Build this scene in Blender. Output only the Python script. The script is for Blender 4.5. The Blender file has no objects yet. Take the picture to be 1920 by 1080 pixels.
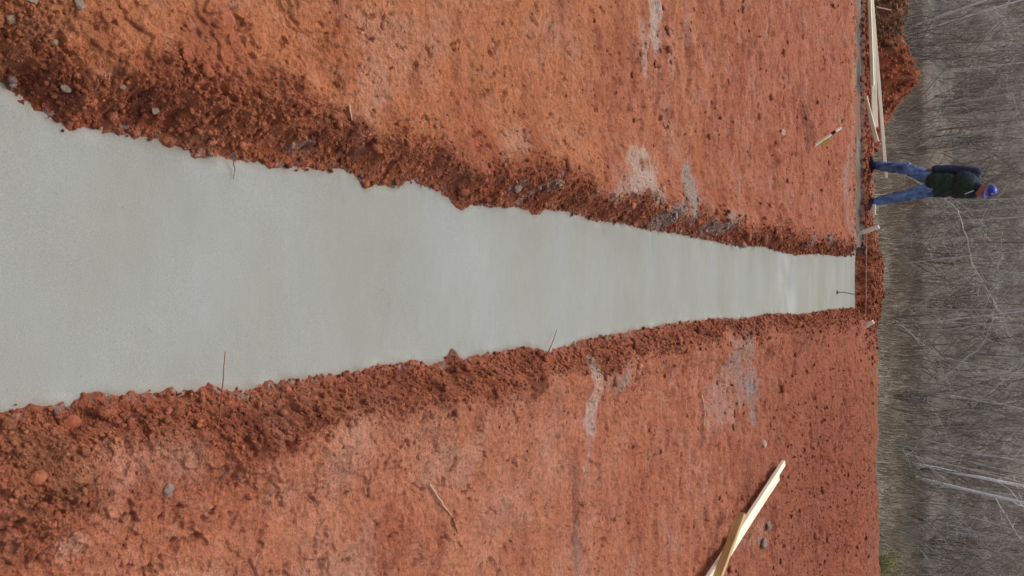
import bpy, bmesh, math, random
import numpy as np
from mathutils import Vector, Matrix

R = math.radians
scene = bpy.context.scene
COL = scene.collection
rng = np.random.default_rng(7)
random.seed(7)

# ------------------------------------------------------------------ camera (held upright, picture lies on its side)
FPX = 1440.0                       # focal length in pixels of the 1920 px side
PITCH = math.atan(976 / FPX)
CAMH = 2.2
cp, sp = math.cos(PITCH), math.sin(PITCH)
cam_data = bpy.data.cameras.new('camera')
cam_data.sensor_width = 36
cam_data.lens = 36 * FPX / 1920
cam_data.clip_end = 2000
cam_data.clip_start = 0.05
cam_data.dof.use_dof = True
cam_data.dof.focus_distance = 5.0
cam_data.dof.aperture_fstop = 6.5
cam = bpy.data.objects.new('camera', cam_data)
cam.matrix_world = Matrix(((0, -1, 0, 0), (sp, 0, -cp, 0), (cp, 0, sp, CAMH), (0, 0, 0, 1)))
COL.objects.link(cam)
scene.camera = cam

# ------------------------------------------------------------------ overcast daylight
SUN_EL, SUN_AZ = R(63), R(-30)     # azimuth from +Y (ahead) towards -X
world = bpy.data.worlds.new('World')
scene.world = world
world.use_nodes = True
wn = world.node_tree
bg = wn.nodes['Background']
sky = wn.nodes.new('ShaderNodeTexSky')
sky.sky_type = 'NISHITA'
sky.sun_disc = False
sky.sun_elevation = SUN_EL
sky.sun_rotation = SUN_AZ
sky.air_density = 1.0
sky.dust_density = 6.0
sky.ozone_density = 0.6
hs = wn.nodes.new('ShaderNodeHueSaturation'); hs.inputs['Saturation'].default_value = 0.45     # cloud cover takes the blue out
wn.links.new(sky.outputs[0], hs.inputs['Color']); wn.links.new(hs.outputs[0], bg.inputs[0])
bg.inputs[1].default_value = 0.15
sd = bpy.data.lights.new('sun', 'SUN')
sd.energy = 0.95
sd.angle = R(24)
sd.color = (1.0, 0.95, 0.88)
sun = bpy.data.objects.new('sun', sd)
sdir = Vector((math.sin(SUN_AZ) * math.cos(SUN_EL), math.cos(SUN_AZ) * math.cos(SUN_EL), math.sin(SUN_EL)))
sun.rotation_euler = sdir.to_track_quat('Z', 'Y').to_euler()
sun.location = (0, 0, 30)
COL.objects.link(sun)
scene.view_settings.view_transform = 'Standard'
scene.view_settings.look = 'None'
scene.view_settings.gamma = 1
scene.view_settings.exposure = 0.0

# ------------------------------------------------------------------ plan helpers
def at(px, py, z=0.0):
    """photo point -> place on the level z"""
    V, X = px - 960.0, py - 540.0
    d = np.array([X, FPX * cp + V * sp, -FPX * sp + V * cp])
    t = (z - CAMH) / d[2]
    return (d[0] * t, d[1] * t)

def atd(px, py, y):
    """photo point at the distance y ahead -> (x, y, z)"""
    V, X = px - 960.0, py - 540.0
    d = np.array([X, FPX * cp + V * sp, -FPX * sp + V * cp])
    t = y / d[1]
    return Vector((d[0] * t, y, CAMH + d[2] * t))

def plan(x, y):
    """place on the pad -> survey plan coordinates"""
    z = np.maximum(y * cp + CAMH * sp, 0.3)
    V = FPX * (y * sp - CAMH * cp) / z
    return V + 960, FPX * x / z + 540

# ------------------------------------------------------------------ noise in numpy
def _hash(i, j, s):
    i = i.astype(np.int64).astype(np.uint64); j = j.astype(np.int64).astype(np.uint64)
    h = i * np.uint64(374761393) + j * np.uint64(668265263) + np.uint64((s * 2246822519) & 0xffffffff)
    h = (h ^ (h >> np.uint64(13))) * np.uint64(1274126177)
    h = h ^ (h >> np.uint64(16))
    h = h * np.uint64(2654435761)
    h = h ^ (h >> np.uint64(15))
    return (h & np.uint64(0xffffff)).astype(np.float64) / float(0xffffff)

def gn(x, y, s=0):
    xi, yi = np.floor(x), np.floor(y)
    fx, fy = x - xi, y - yi
    u = fx * fx * fx * (fx * (fx * 6 - 15) + 10); v = fy * fy * fy * (fy * (fy * 6 - 15) + 10)
    def g(a, b):
        an = _hash(xi + a, yi + b, s) * 2 * np.pi
        return np.cos(an) * (fx - a) + np.sin(an) * (fy - b)
    return ((g(0, 0) * (1 - u) + g(1, 0) * u) * (1 - v) + (g(0, 1) * (1 - u) + g(1, 1) * u) * v) * 1.5

def fbm(x, y, f, octv=4, s=0, gain=0.5):
    r = 0; a = 1.0; n = 0
    for k in range(octv):
        r = r + a * gn(x * f + 13.7 * k, y * f - 7.1 * k, s + k); n += a
        a *= gain; f *= 2.03
    return r / n

def worley(x, y, f, s=0):
    """F1, F2, cell value"""
    x, y = x * f, y * f
    xi, yi = np.floor(x), np.floor(y)
    f1 = np.full(x.shape, 9.0); f2 = np.full(x.shape, 9.0); cv = np.zeros(x.shape)
    for a in (-1, 0, 1):
        for b in (-1, 0, 1):
            cx = xi + a + _hash(xi + a, yi + b, s); cy = yi + b + _hash(xi + a, yi + b, s + 91)
            d = np.hypot(cx - x, cy - y)
            c = _hash(xi + a, yi + b, s + 177)
            near = d < f1
            f2 = np.where(near, f1, np.minimum(f2, d))
            cv = np.where(near, c, cv)
            f1 = np.where(near, d, f1)
    return f1, f2, cv

def sstep(a, b, x):
    t = np.clip((x - a) / (b - a), 0, 1)
    return t * t * (3 - 2 * t)

# ------------------------------------------------------------------ trench outline, surveyed on the concrete level
ZC = -0.10
LEFT = [(0,165),(40,190),(80,213),(130,243),(170,240),(230,250),(290,262),(340,285),(400,298),(470,303),(540,316),(600,320),(645,318),(672,338),(685,353),(703,344),(740,350),(770,338),(800,350),(830,365),(866,393),(885,382),(940,388),(975,388),(1003,404),(1020,393),(1060,395),(1105,412),(1160,418),(1215,430),(1280,440),(1330,452),(1380,460),(1430,462),(1455,470),(1490,478),(1530,474),(1570,480),(1602,478)]
RIGHT = [(0,770),(60,765),(130,758),(165,740),(230,740),(290,735),(350,730),(400,725),(460,732),(520,715),(600,705),(680,692),(760,680),(828,682),(845,655),(862,674),(930,660),(985,650),(1030,660),(1100,635),(1160,625),(1250,608),(1330,598),(1400,597),(1440,588),(1500,590),(1560,580),(1602,578)]
LP = np.array([at(a, b, ZC) for a, b in LEFT]); RP = np.array([at(a, b, ZC) for a, b in RIGHT])
YEND = 12.95
def xl(y): return np.interp(y, np.r_[-6, LP[:, 1]], np.r_[LP[0, 0] - .05, LP[:, 0]])
def xr(y): return np.interp(y, np.r_[-6, RP[:, 1]], np.r_[RP[0, 0] + .02, RP[:, 0]])
CY0, CY1 = 12.38, 13.30            # cross trench

def trench_sd(x, y):
    """distance outside the poured trenches, negative inside"""
    j = 0.018 * fbm(x, y, 9, 3, 5) + 0.016 * fbm(x, y, 30, 3, 8)
    d1 = np.maximum(np.maximum(xl(y) - x, x - xr(y)) * 0.97, y - YEND)
    d2 = np.maximum(np.maximum(CY0 - y, y - CY1), x - xl(YEND) - .1)
    return np.minimum(d1 + j, d2 + 1.2 * j)

def edge_y(x):
    e = 14.25 + 0.18 * gn(x * 0.8, x * 0 + 3.3, 21) + 0.06 * gn(x * 3, x * 0 + 1.3, 22)
    return e

def height(x, y, full=True):
    sd_ = trench_sd(x, y)
    wob = 1 + 1.0 * fbm(x, y, 1.5, 3, 31)
    wide = np.where(x < 0, 0.88, 0.72)
    loose = sstep(0.34, 0.10, sd_ / (wob * wide)) * (sd_ > -0.3)
    # loose soil where it shows elsewhere on the pad
    u, v = plan(x, y)
    loose2 = 0.75 * np.exp(-(((u - 60) / 130) ** 2 + ((v - 940) / 170) ** 2)) + 0.55 * np.exp(-(((u - 1570) / 110) ** 2 + ((v - 920) / 260) ** 2)) \
        + 0.7 * np.exp(-(((u - 320) / 90) ** 2 + ((v - 130) / 60) ** 2)) + 0.5 * np.exp(-(((u - 60) / 80) ** 2 + ((v - 60) / 90) ** 2))
    loose = np.clip(np.maximum(loose, loose2 * (0.8 + 0.8 * fbm(x, y, 3, 2, 44))), 0, 1)
    h = 0.035 * fbm(x, y, 0.9, 3, 1) + 0.018 * fbm(x, y, 4.5, 3, 2)
    h += 0.010 * (1 - np.abs(fbm(x, y, 11, 3, 3)) * 3) * (0.5 + 0.5 * loose)
    if full:
        near = sstep(9, 4, y)
        h += 0.006 * fbm(x, y, 38, 3, 4)
        # crumbs and clods
        f1, f2, cv = worley(x + .03 * gn(x * 9, y * 9, 61), y + .03 * gn(x * 9, y * 9, 62), 13, 11)
        h += loose * (0.009 + .03 * sstep(6, 10, y)) * np.clip(1 - (f1 / 0.62) ** 2, 0, 1) * cv
        f1, f2, cv = worley(x + .012 * gn(x * 25, y * 25, 63), y + .012 * gn(x * 25, y * 25, 64), 31, 12)
        h += (0.12 + loose) * 0.005 * np.clip(1 - (f1 / 0.6) ** 2, 0, 1) * cv
        f1, f2, cv = worley(x, y, 75, 13)
        h += (0.06 + loose) * 0.003 * np.clip(1 - (f1 / 0.6) ** 2, 0, 1) * cv
        rg = 1 - np.abs(fbm(x, y, 17, 4, 81, .6)) * 3
        h += (0.20 + loose) * 0.019 * rg
        rg = fbm(x, y, 60, 3, 83, .7)
        h += (0.38 + loose) * 0.008 * rg
        h += (0.022 * fbm(x * .75, y, 8, 5, 84, .7) + .042 * fbm(x * .32, y, 9, 4, 86, .65)) * sstep(2.5, 7, y)
        # slabs of clay peeled off in steps
        pl = sstep(2.6, 1.4, y) * sstep(.25, .5, np.abs(x - .0)) + .35
        sl = fbm(x, y, 4.2, 4, 85, .55)
        h += 0.010 * pl * (sstep(0.02, 0.06, sl) + sstep(.26, .30, sl) - .8 * sstep(-.22, -.28, sl)) * (1 - .5 * loose)
        # pits and drying cracks in the packed clay
        p1, p2, pv = worley(x + .05 * gn(x * 14, y * 14, 66) + .03 * gn(x * 40, y * 40, 68), y * 0.9 + .05 * gn(x * 15, y * 15, 67), 9.0, 14)
        h -= 0.020 * (0.25 + .75 * sstep(9, 4, y)) * (pv > 0.5) * np.clip(1 - (p1 / (0.05 + 0.16 * pv)) ** 2, 0, 1)
        p1, p2, pv = worley(x + .05 * gn(x * 6, y * 6, 65), y, 4.0, 15)
        h -= 0.006 * sstep(0.04, 0.0, p2 - p1) * sstep(0.0, 0.3, fbm(x, y, 1.3, 2, 45)) * (1 - loose)
        # tracks scraped sideways by the blade
        h += 0.014 * fbm(x * 0.35, y * 1.0, 7, 3, 46) * sstep(2, 6, y)
        # broken clods on the far half
        f1, f2, cv = worley(x * .6 + .06 * gn(x * 9, y * 9, 161), y * 1.1 + .06 * gn(x * 9, y * 9, 162), 9, 163)
        h += 0.030 * sstep(4, 8, y) * (cv > .6) * cv * np.clip(1 - (f1 / .5) ** 2, 0, 1) * sstep(-.15, .3, fbm(x, y, .9, 3, 164))
        # big broken lumps in the spoil
        f1, f2, cv = worley(x + .05 * gn(x * 12, y * 12, 165), y + .05 * gn(x * 12, y * 12, 166), 8, 167)
        lump = np.clip(f2 - f1, 0, .35) / .35
        h += 0.030 * loose * lump * cv * (cv > .35)
    # spoil lip and cut
    lip = 0.05 * np.exp(-((sd_ - 0.22) / 0.13) ** 2) * (1 - (x < xl(YEND) - .35) * sstep(11.6, 12.0, y)) * (1 + .9 * fbm(x, y, 2.2, 2, 32))
    h = h + lip
    ramp = sstep(-0.03, 0.15, sd_ + 0.022 * fbm(x, y, 14, 3, 33))
    inside = ZC - 0.004 + np.clip(sd_, -0.2, 0.0) * 1.6
    h = np.where(sd_ < 0.2, inside * (1 - ramp) + (np.maximum(h, ZC + .02)) * ramp, h)
    if full: # rough cut face stays rough
        h += (sd_ < 0.03) * (sd_ > -0.1) * 0.012 * fbm(x, y, 34, 2, 34)
    # bank behind the end of the trench
    bank = 0.09 * np.exp(-((x + 0.03 + .15 * gn(y * 2, y * 0 + .4, 53)) / 0.60) ** 4) * sstep(YEND + .02, YEND + .55, y + .25 * fbm(x, y, 3, 2, 52)) * (1 + .9 * fbm(x, y, 3.5, 3, 51))
    h = h + bank
    low = (x < -1.0) & (y > CY1)
    h = np.where(low, np.where(sd_ < .10, np.minimum(h, -.03), -0.04 + h * .5), h)
    # edge of the pad and the land beyond
    e = edge_y(x)
    t = y - e
    fall = -1.45 * sstep(-0.05, 3.0, t)
    far = 0.03 * np.clip(y - 27, 0, 400) + 0.0010 * np.clip(y - 27, 0, 400) ** 2
    far = np.where(y > 120, 0.03 * 93 + 0.001 * 93 ** 2 + (y - 120) * 0.12, far)
    far = far + np.clip(y - 17, 0, 30) / 30 * 0.7 * fbm(x, y, 0.06, 3, 71)
    h = np.where(t > 0, h * sstep(1.0, 0, t) + fall + far, h)
    return h, loose, sd_

# ------------------------------------------------------------------ materials
def new_mat(name):
    m = bpy.data.materials.new(name); m.use_nodes = True
    nt = m.node_tree
    return m, nt, nt.nodes['Principled BSDF']

def noise(nt, scale, detail=4, rough=0.6, vec=None):
    n = nt.nodes.new('ShaderNodeTexNoise'); n.inputs['Scale'].default_value = scale
    n.inputs['Detail'].default_value = detail; n.inputs['Roughness'].default_value = rough
    if vec: nt.links.new(vec, n.inputs['Vector'])
    return n

def coords(nt, scale=None):
    tc = nt.nodes.new('ShaderNodeTexCoord')
    if scale is None: return tc.outputs['Object']
    mp = nt.nodes.new('ShaderNodeMapping'); mp.inputs['Scale'].default_value = scale
    nt.links.new(tc.outputs['Object'], mp.inputs['Vector'])
    return mp.outputs[0]

def mult(nt, col, fac_out, lo, hi, a=0.3, b=0.7):
    mr = nt.nodes.new('ShaderNodeMapRange')
    mr.inputs['From Min'].default_value = a; mr.inputs['From Max'].default_value = b
    mr.inputs['To Min'].default_value = lo; mr.inputs['To Max'].default_value = hi
    nt.links.new(fac_out, mr.inputs['Value'])
    vm = nt.nodes.new('ShaderNodeVectorMath'); vm.operation = 'SCALE'
    nt.links.new(col, vm.inputs[0]); nt.links.new(mr.outputs[0], vm.inputs['Scale'])
    return vm.outputs[0]

def rgb(nt, c):
    n = nt.nodes.new('ShaderNodeRGB'); n.outputs[0].default_value = (*c, 1); return n.outputs[0]

def attr(nt, name='tint'):
    n = nt.nodes.new('ShaderNodeAttribute'); n.attribute_name = name; return n.outputs['Color']

def bump(nt, bsdf, h, dist, strength=1.0, prev=None):
    b = nt.nodes.new('ShaderNodeBump'); b.inputs['Distance'].default_value = dist; b.inputs['Strength'].default_value = strength
    nt.links.new(h, b.inputs['Height'])
    if prev: nt.links.new(prev, b.inputs['Normal'])
    nt.links.new(b.outputs[0], bsdf.inputs['Normal'])
    return b.outputs[0]

def mat_soil():
    m, nt, b = new_mat('soil')
    c = coords(nt)
    n1 = noise(nt, 160, 3, 0.7, c); n2 = noise(nt, 45, 4, 0.65, c); n3 = noise(nt, 9, 5, 0.6, c)
    col = mult(nt, attr(nt), n1.outputs['Fac'], 0.70, 1.28)
    col = mult(nt, col, n2.outputs['Fac'], 0.74, 1.22)
    col = mult(nt, col, n3.outputs['Fac'], 0.88, 1.10)
    nt.links.new(col, b.inputs['Base Color'])
    b.inputs['Roughness'].default_value = 0.85
    b.inputs['Specular IOR Level'].default_value = 0.2
    p = bump(nt, b, n2.outputs['Fac'], 0.016)
    bump(nt, b, n1.outputs['Fac'], 0.007, 1, p)
    return m

def mat_concrete():
    m, nt, b = new_mat('wet_concrete')
    c = coords(nt); cs = coords(nt, (0.5, 1, 1))
    n1 = noise(nt, 260, 3, 0.7, c); n2 = noise(nt, 2.2, 5, 0.55, c); n3 = noise(nt, 24, 5, 0.6, cs); n4 = noise(nt, 2.4, 3, 0.5, cs)
    mix = nt.nodes.new('ShaderNodeMix'); mix.data_type = 'RGBA'
    mix.inputs['A'].default_value = (0.285, 0.291, 0.262, 1); mix.inputs['B'].default_value = (0.305, 0.320, 0.303, 1)
    mr = nt.nodes.new('ShaderNodeMapRange'); mr.inputs['From Min'].default_value = 0.38; mr.inputs['From Max'].default_value = 0.62
    nt.links.new(n4.outputs['Fac'], mr.inputs['Value']); nt.links.new(mr.outputs[0], mix.inputs['Factor'])
    col = mult(nt, mix.outputs['Result'], n1.outputs['Fac'], 0.82, 1.14)
    col = mult(nt, col, n2.outputs['Fac'], 0.955, 1.04)
    col = mult(nt, col, n3.outputs['Fac'], 0.975, 1.025)
    vor = nt.nodes.new('ShaderNodeTexVoronoi'); vor.inputs['Scale'].default_value = 16
    nt.links.new(c, vor.inputs['Vector'])
    col = mult(nt, col, vor.outputs['Distance'], 0.80, 1.0, 0.03, 0.07)
    vm = nt.nodes.new('ShaderNodeVectorMath'); vm.operation = 'MULTIPLY'
    nt.links.new(col, vm.inputs[0]); nt.links.new(attr(nt), vm.inputs[1])
    nt.links.new(vm.outputs[0], b.inputs['Base Color'])
    b.inputs['Roughness'].default_value = 0.75
    b.inputs['Specular IOR Level'].default_value = 0.12
    p = bump(nt, b, n3.outputs['Fac'], 0.0025)
    bump(nt, b, n1.outputs['Fac'], 0.0012, 1, p)
    return m

def mat_wood(name, base, dark=0.75, along=(1, 14, 14)):
    m, nt, b = new_mat(name)
    c = coords(nt, along)
    n1 = noise(nt, 5, 5, 0.6, c); n2 = noise(nt, 1.4, 3, 0.6, coords(nt, (1, 3, 3)))
    col = mult(nt, rgb(nt, base), n1.outputs['Fac'], dark, 1.05, 0.35, 0.6)
    col = mult(nt, col, n2.outputs['Fac'], 0.86, 1.06)
    nt.links.new(col, b.inputs['Base Color'])
    b.inputs['Roughness'].default_value = 0.7
    bump(nt, b, n1.outputs['Fac'], 0.002)
    return m

def mat_plain(name, base, rough=0.8, lo=0.85, hi=1.12, scale=60, bd=0.002, tint=False, spec=0.3):
    m, nt, b = new_mat(name)
    n1 = noise(nt, scale, 4, 0.6, coords(nt))
    col = mult(nt, attr(nt) if tint else rgb(nt, base), n1.outputs['Fac'], lo, hi)
    nt.links.new(col, b.inputs['Base Color'])
    b.inputs['Roughness'].default_value = rough
    b.inputs['Specular IOR Level'].default_value = spec
    if bd: bump(nt, b, n1.outputs['Fac'], bd)
    return m

M = dict(soil=mat_soil(), concrete=mat_concrete(),
         pine=mat_wood('pale_pine', (0.88, 0.76, 0.56), 0.92), pine2=mat_wood('cream_pine', (0.95, 0.86, 0.68), 0.94),
         amber=mat_wood('amber_shade_pine', (0.60, 0.40, 0.17), 0.7), stake=mat_wood('stake_pine', (0.95, 0.86, 0.72), 0.92),
         slab=mat_plain('dry_clay', (0.46, 0.175, 0.10), 0.9, 0.7, 1.25, 60, 0.008), dampclay=mat_plain('damp_clay', (0.30, 0.085, 0.042), 0.9, 0.7, 1.25, 60, 0.008),
         steel=mat_plain('grey_steel', (0.20, 0.21, 0.23), 0.45), stone=mat_plain('grey_stone', (0.25, 0.18, 0.135), 0.85, 0.6, 1.25, 70, 0.004),
         palestone=mat_plain('pale_stone', (0.50, 0.34, 0.26), 0.85, 0.65, 1.2, 70, 0.004),
         twig=mat_plain('red_twig', (0.22, 0.07, 0.04)), straw=mat_plain('pale_straw', (0.55, 0.38, 0.24)),
         brush=mat_plain('bare_brush', (0.1, 0.1, 0.1), 0.9, 0.8, 1.15, 12, 0, True), bark=mat_plain('grey_bark', (0.20, 0.185, 0.165), 0.9, 0.6, 1.3, 14, 0.01),
         grass=mat_plain('dry_grass', (0.2, 0.15, 0.08), 0.9, 0.8, 1.2, 3, 0, True),
         tape=mat_plain('yellow_tape', (0.60, 0.48, 0.10)), black=mat_plain('black_band', (0.03, 0.02, 0.03)),
         string=mat_plain('mason_line', (0.62, 0.45, 0.33), 0.8))

# ------------------------------------------------------------------ mesh helpers
def tag(o, label=None, cat=None, group=None, kind=None):
    if label: o['label'] = label
    if cat: o['category'] = cat
    if group: o['group'] = group
    if kind: o['kind'] = kind
    return o

def mesh_np(name, V, F, mat, parent=None, tint=None, smooth=False):
    """V (n,3), F (m,k) arrays"""
    me = bpy.data.meshes.new(name)
    V = np.asarray(V, dtype=np.float32); F = np.asarray(F, dtype=np.int32)
    k = F.shape[1]
    me.vertices.add(len(V)); me.vertices.foreach_set('co', V.ravel())
    me.loops.add(F.size); me.loops.foreach_set('vertex_index', F.ravel())
    me.polygons.add(len(F)); me.polygons.foreach_set('loop_start', np.arange(0, F.size, k, dtype=np.int32))
    me.update(calc_edges=True)
    me.validate()
    if smooth: me.polygons.foreach_set('use_smooth', np.ones(len(me.polygons), dtype=bool))
    if tint is not None:
        a = me.attributes.new('tint', 'FLOAT_COLOR', 'POINT')
        c = np.ones((len(V), 4), dtype=np.float32); c[:, :3] = tint
        a.data.foreach_set('color', c.ravel())
    me.materials.append(mat)
    o = bpy.data.objects.new(name, me); COL.objects.link(o)
    if parent: o.parent = parent
    return o

def empty(name, loc, label=None, cat=None, group=None):
    o = bpy.data.objects.new(name, None); o.location = loc; o.empty_display_size = 0.1; COL.objects.link(o)
    return tag(o, label, cat, group)

def bm_obj(name, bm, mat, parent=None, smooth=False):
    me = bpy.data.meshes.new(name); bm.to_mesh(me); bm.free()
    if smooth: me.polygons.foreach_set('use_smooth', np.ones(len(me.polygons), dtype=bool))
    me.materials.append(mat)
    o = bpy.data.objects.new(name, me); COL.objects.link(o)
    if parent: o.parent = parent
    return o

# ------------------------------------------------------------------ ground: one sheet from behind the camera to the far hillside
def grid_axes():
    ys = [0.62]
    while ys[-1] < 14.9:
        y = ys[-1]; z = y * cp + CAMH * sp
        step = 0.86 * 1.875 * z * z / (FPX * (sp * CAMH * sp + cp * cp * CAMH))
        ys.append(y + min(step, 0.021))
    while ys[-1] < 300: ys.append(ys[-1] + 0.02 + 0.035 * (ys[-1] - 14.7))
    back = [-30, -12, -8, -5, -3, -2, -1.3, -0.8, -0.4, -0.1, 0.15, 0.3, 0.42, 0.5, 0.56]
    ys = np.array(back + ys)
    NI = 1040
    t = np.linspace(-1, 1, NI)
    g = 1 + np.cumsum(0.004 * 1.16 ** np.arange(38))
    t = np.concatenate([-g[::-1], t, g])
    return ys, t

ys, ts = grid_axes()
hw = 0.95 + np.clip(ys, 0, None) * 0.43
X = ts[None, :] * hw[:, None]
X[ :, :] = X
Y = np.repeat(ys[:, None], len(ts), 1)
H, LOOSE, SD = height(X, Y)

# colours of the soil itself, with some shade painted in
def C(*c): return np.array(c)
def blob(u, v, cu, cv, ru, rv, ang=0.0):
    a = R(ang); du, dv = u - cu, v - cv
    p = du * math.cos(a) + dv * math.sin(a); q = -du * math.sin(a) + dv * math.cos(a)
    return (p / ru) ** 2 + (q / rv) ** 2

def soil_colour(x, y, loose, sd_):
    u, v = plan(x, y)
    orange = C(0.475, 0.172, 0.078); pink = C(0.440, 0.152, 0.082); red = C(0.350, 0.100, 0.050); dark = C(0.190, 0.050, 0.028)
    brown = C(0.31, 0.125, 0.062); pale = C(0.50, 0.26, 0.18); grey = C(0.34, 0.27, 0.24); white = C(0.50, 0.36, 0.30)
    a = sstep(640, 250, v + 260 * fbm(x, y, 0.7, 2, 101)) * sstep(1500, 1000, u + 220 * fbm(x, y, 0.5, 2, 100))
    col = pink[None] * (1 - a[..., None]) + orange[None] * a[..., None]
    def mix(c, m):
        nonlocal col
        m = np.clip(m, 0, 1)[..., None]; col = col * (1 - m) + c * m
    mix(red, 0.7 * sstep(-0.02, 0.40, fbm(x * .7, y, 1.5, 4, 102)))
    mix(pale, 0.42 * sstep(0.02, 0.42, fbm(x, y, 2.4, 4, 103)))
    mix(dark, 0.40 * sstep(0.12, 0.5, fbm(x * 0.7, y * 1.1, 6, 4, 104)))
    mix(pale, 0.35 * sstep(0.15, 0.5, fbm(x, y, 14, 3, 105)))
    mix(dark, .55 * sstep(.22, .5, fbm(x * .8, y, 27, 3, 113, .7)))
    mix(dark, .85 * sstep(.06, .38, fbm(x * .35, y, 8, 5, 114, .75)) * sstep(3, 7, y)); mix(red, .6 * sstep(0, .4, fbm(x * .4, y, .8, 4, 116)) * sstep(4, 7, y))  # dark dashes: shaded near sides of far clods put into the colour
    mix(pale, .65 * sstep(.06, .36, fbm(x * .3, y, 8, 5, 115, .75)) * sstep(3, 7, y))
    nearr = sstep(690, 800, v) * sstep(1250, 900, u) * sstep(60, 260, u)
    mix(C(.52, .215, .125), .55 * nearr * sstep(-.25, .25, fbm(x, y, 1.3, 4, 119)))
    mix(pale, .5 * nearr * sstep(.0, .4, fbm(x, y, 3.1, 4, 120)))
    # far right of the pad is damper and browner
    mix(C(0.25, 0.072, 0.040), 0.8 * np.exp(-blob(u, v, 1560, 900, 120, 330)) )
    wet = sstep(.0, .35, fbm(x * .6, y, .75, 3, 117) + .25) * sstep(1330, 1480, u) * sstep(640, 800, v)
    mix(C(0.20, 0.062, 0.036), .75 * wet * sstep(-.15, .15, fbm(x, y, 5, 5, 118, .75)))
    mix(red, 0.35 * sstep(1250, 1550, u))
    # freshly dug damp soil by the trench
    fr = sstep(0.15, 0.75, loose + .25 * fbm(x, y, 5, 3, 106))
    mix(C(0.320, 0.092, 0.045), 0.55 * fr)
    mix(C(0.43, 0.135, 0.065), 0.5 * fr * sstep(0.0, 0.4, fbm(x, y, 20, 3, 107)))
    mix(dark, 0.75 * fr * sstep(0.05, 0.35, fbm(x, y, 4.5, 4, 108)))
    # streaks of pale and grey clay and some darker ones, each with its own shape
    wob = 1.1 * fbm(x, y, 5, 4, 110) + 0.9 * fbm(x * .7, y, 16, 3, 111)
    def streak(c, cu, cv, ru, rv, ang=0, s=0.8):
        mix(c, .85 * s * sstep(1.5, 0.1, blob(u, v, cu, cv, ru, rv, ang) + 1.5 * wob))
    streak(white, 1222, 20, 12, 85, -3, 1.05); streak(white, 1205, 95, 7, 60, -6, .7); streak(pale, 1254, 115, 9, 30, 0, .6)
    streak(white, 1190, 325, 30, 52, 12, .95); streak(white, 1215, 345, 16, 45, -10, .7); streak(C(.5,.36,.31), 1155, 350, 18, 30, 30, .6)
    streak(grey, 1290, 365, 13, 60, 0, 1.1); streak(grey, 1252, 405, 18, 34, 35, .9); streak(grey, 1350, 418, 34, 16, -30, .8)
    streak(white, 1102, 760, 10, 92, 3, 1.0); streak(grey, 1163, 700, 7, 34, 15, .9); streak(pale, 1125, 720, 40, 16, -30, .7)
    streak(grey, 1076, 1030, 6, 60, 0, .6)
    streak(C(.34, .25, .22), 1385, 690, 28, 70, -8, .62); streak(C(.30, .26, .25), 1408, 740, 8, 55, 0, .8); streak(C(.42, .30, .27), 1345, 760, 30, 50, 0, .45)
    streak(white, 1000, 360, 8, 26, 30, .6); streak(grey, 962, 350, 12, 16, 0, .8); streak(grey, 1025, 340, 9, 26, 20, .6)
    streak(grey, 575, 268, 22, 10, -25, .6); streak(pale, 590, 285, 22, 9, -25, .5); streak(C(.45,.30,.24), 265, 748, 26, 12, 10, .8)
    streak(pale, 1105, 365, 8, 22, 20, .6); streak(grey, 1588, 330, 5, 55, 2, .75); streak(grey, 1590, 420, 4, 60, 0, .5)
    streak(grey, 1512, 450, 5, 14, 25, .9); streak(grey, 1545, 448, 7, 9, -20, .8)
    streak(grey, 300, 915, 13, 13, 0, .8); streak(brown, 85, 850, 90, 60, 30, .8); streak(brown, 60, 940, 60, 50, 0, .6)
    streak(C(.50, .22, .14), 200, 860, 60, 60, 0, .5); streak(pale, 110, 1020, 35, 24, -20, .7)
    streak(pale, 700, 160, 28, 45, -10, .55); streak(pale, 960, 260, 24, 20, 0, .6); streak(C(.50, .23, .12), 1045, 270, 30, 50, 0, .4)
    streak(brown, 20, 150, 60, 80, 0, .5); streak(brown, 60, 30, 110, 60, 0, .4)
    streak(pale, 1430, 990, 9, 15, 0, .5); streak(grey, 1428, 1015, 8, 12, 0, .8); streak(C(.2, .06, .035), 1400, 900, 10, 60, 0, .8)
    streak(C(.2, .06, .035), 1510, 230, 12, 60, -10, .85); streak(C(.17, .05, .03), 1075, 960, 8, 130, 0, .5)  # the first paints the shade of the hollow beside the marker stick
    # splashes of cement on the soil right beside the pour
    mix(C(.33, .27, .24), 0.65 * (sd_ < 0.022) * sstep(0.05, 0.35, fbm(x, y, 28, 3, 112)))
    # cross trench: cement-smeared bottom
    cr = (y > CY0 - .02) & (x < xl(YEND) - .02) & (y < CY1 + 0.06)
    mix(C(.22, .17, .155), 0.75 * cr); mix(C(.30, .11, .06), .5 * (y > CY1 + .05))
    # smoothed pale lip before the cross trench
    mix(C(.50, .22, .14), 0.6 * (x < -.4) * sstep(12.0, 12.1, y) * sstep(12.42, 12.36, y))
    # land beyond the pad
    e = edge_y(x)
    beyond = sstep(0.05, 0.5, y - e)
    tan = C(0.33, 0.28, 0.22)[None] * (1 + 0.35 * fbm(x, y, 0.9, 4, 121))[..., None]
    litter = C(0.145, 0.12, 0.10)[None] * ((1 + 0.7 * fbm(x, y, 1.6, 5, 122)) * (1 + 0.9 * fbm(x, y, .2, 3, 124)))[..., None]
    w = sstep(24, 33, y + 4 * fbm(x, y, .2, 2, 123))[..., None]
    land = tan * (1 - w) + litter * w
    col = col * (1 - beyond[..., None]) + land * beyond[..., None]
    return np.clip(col, 0.01, 0.95)

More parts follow.
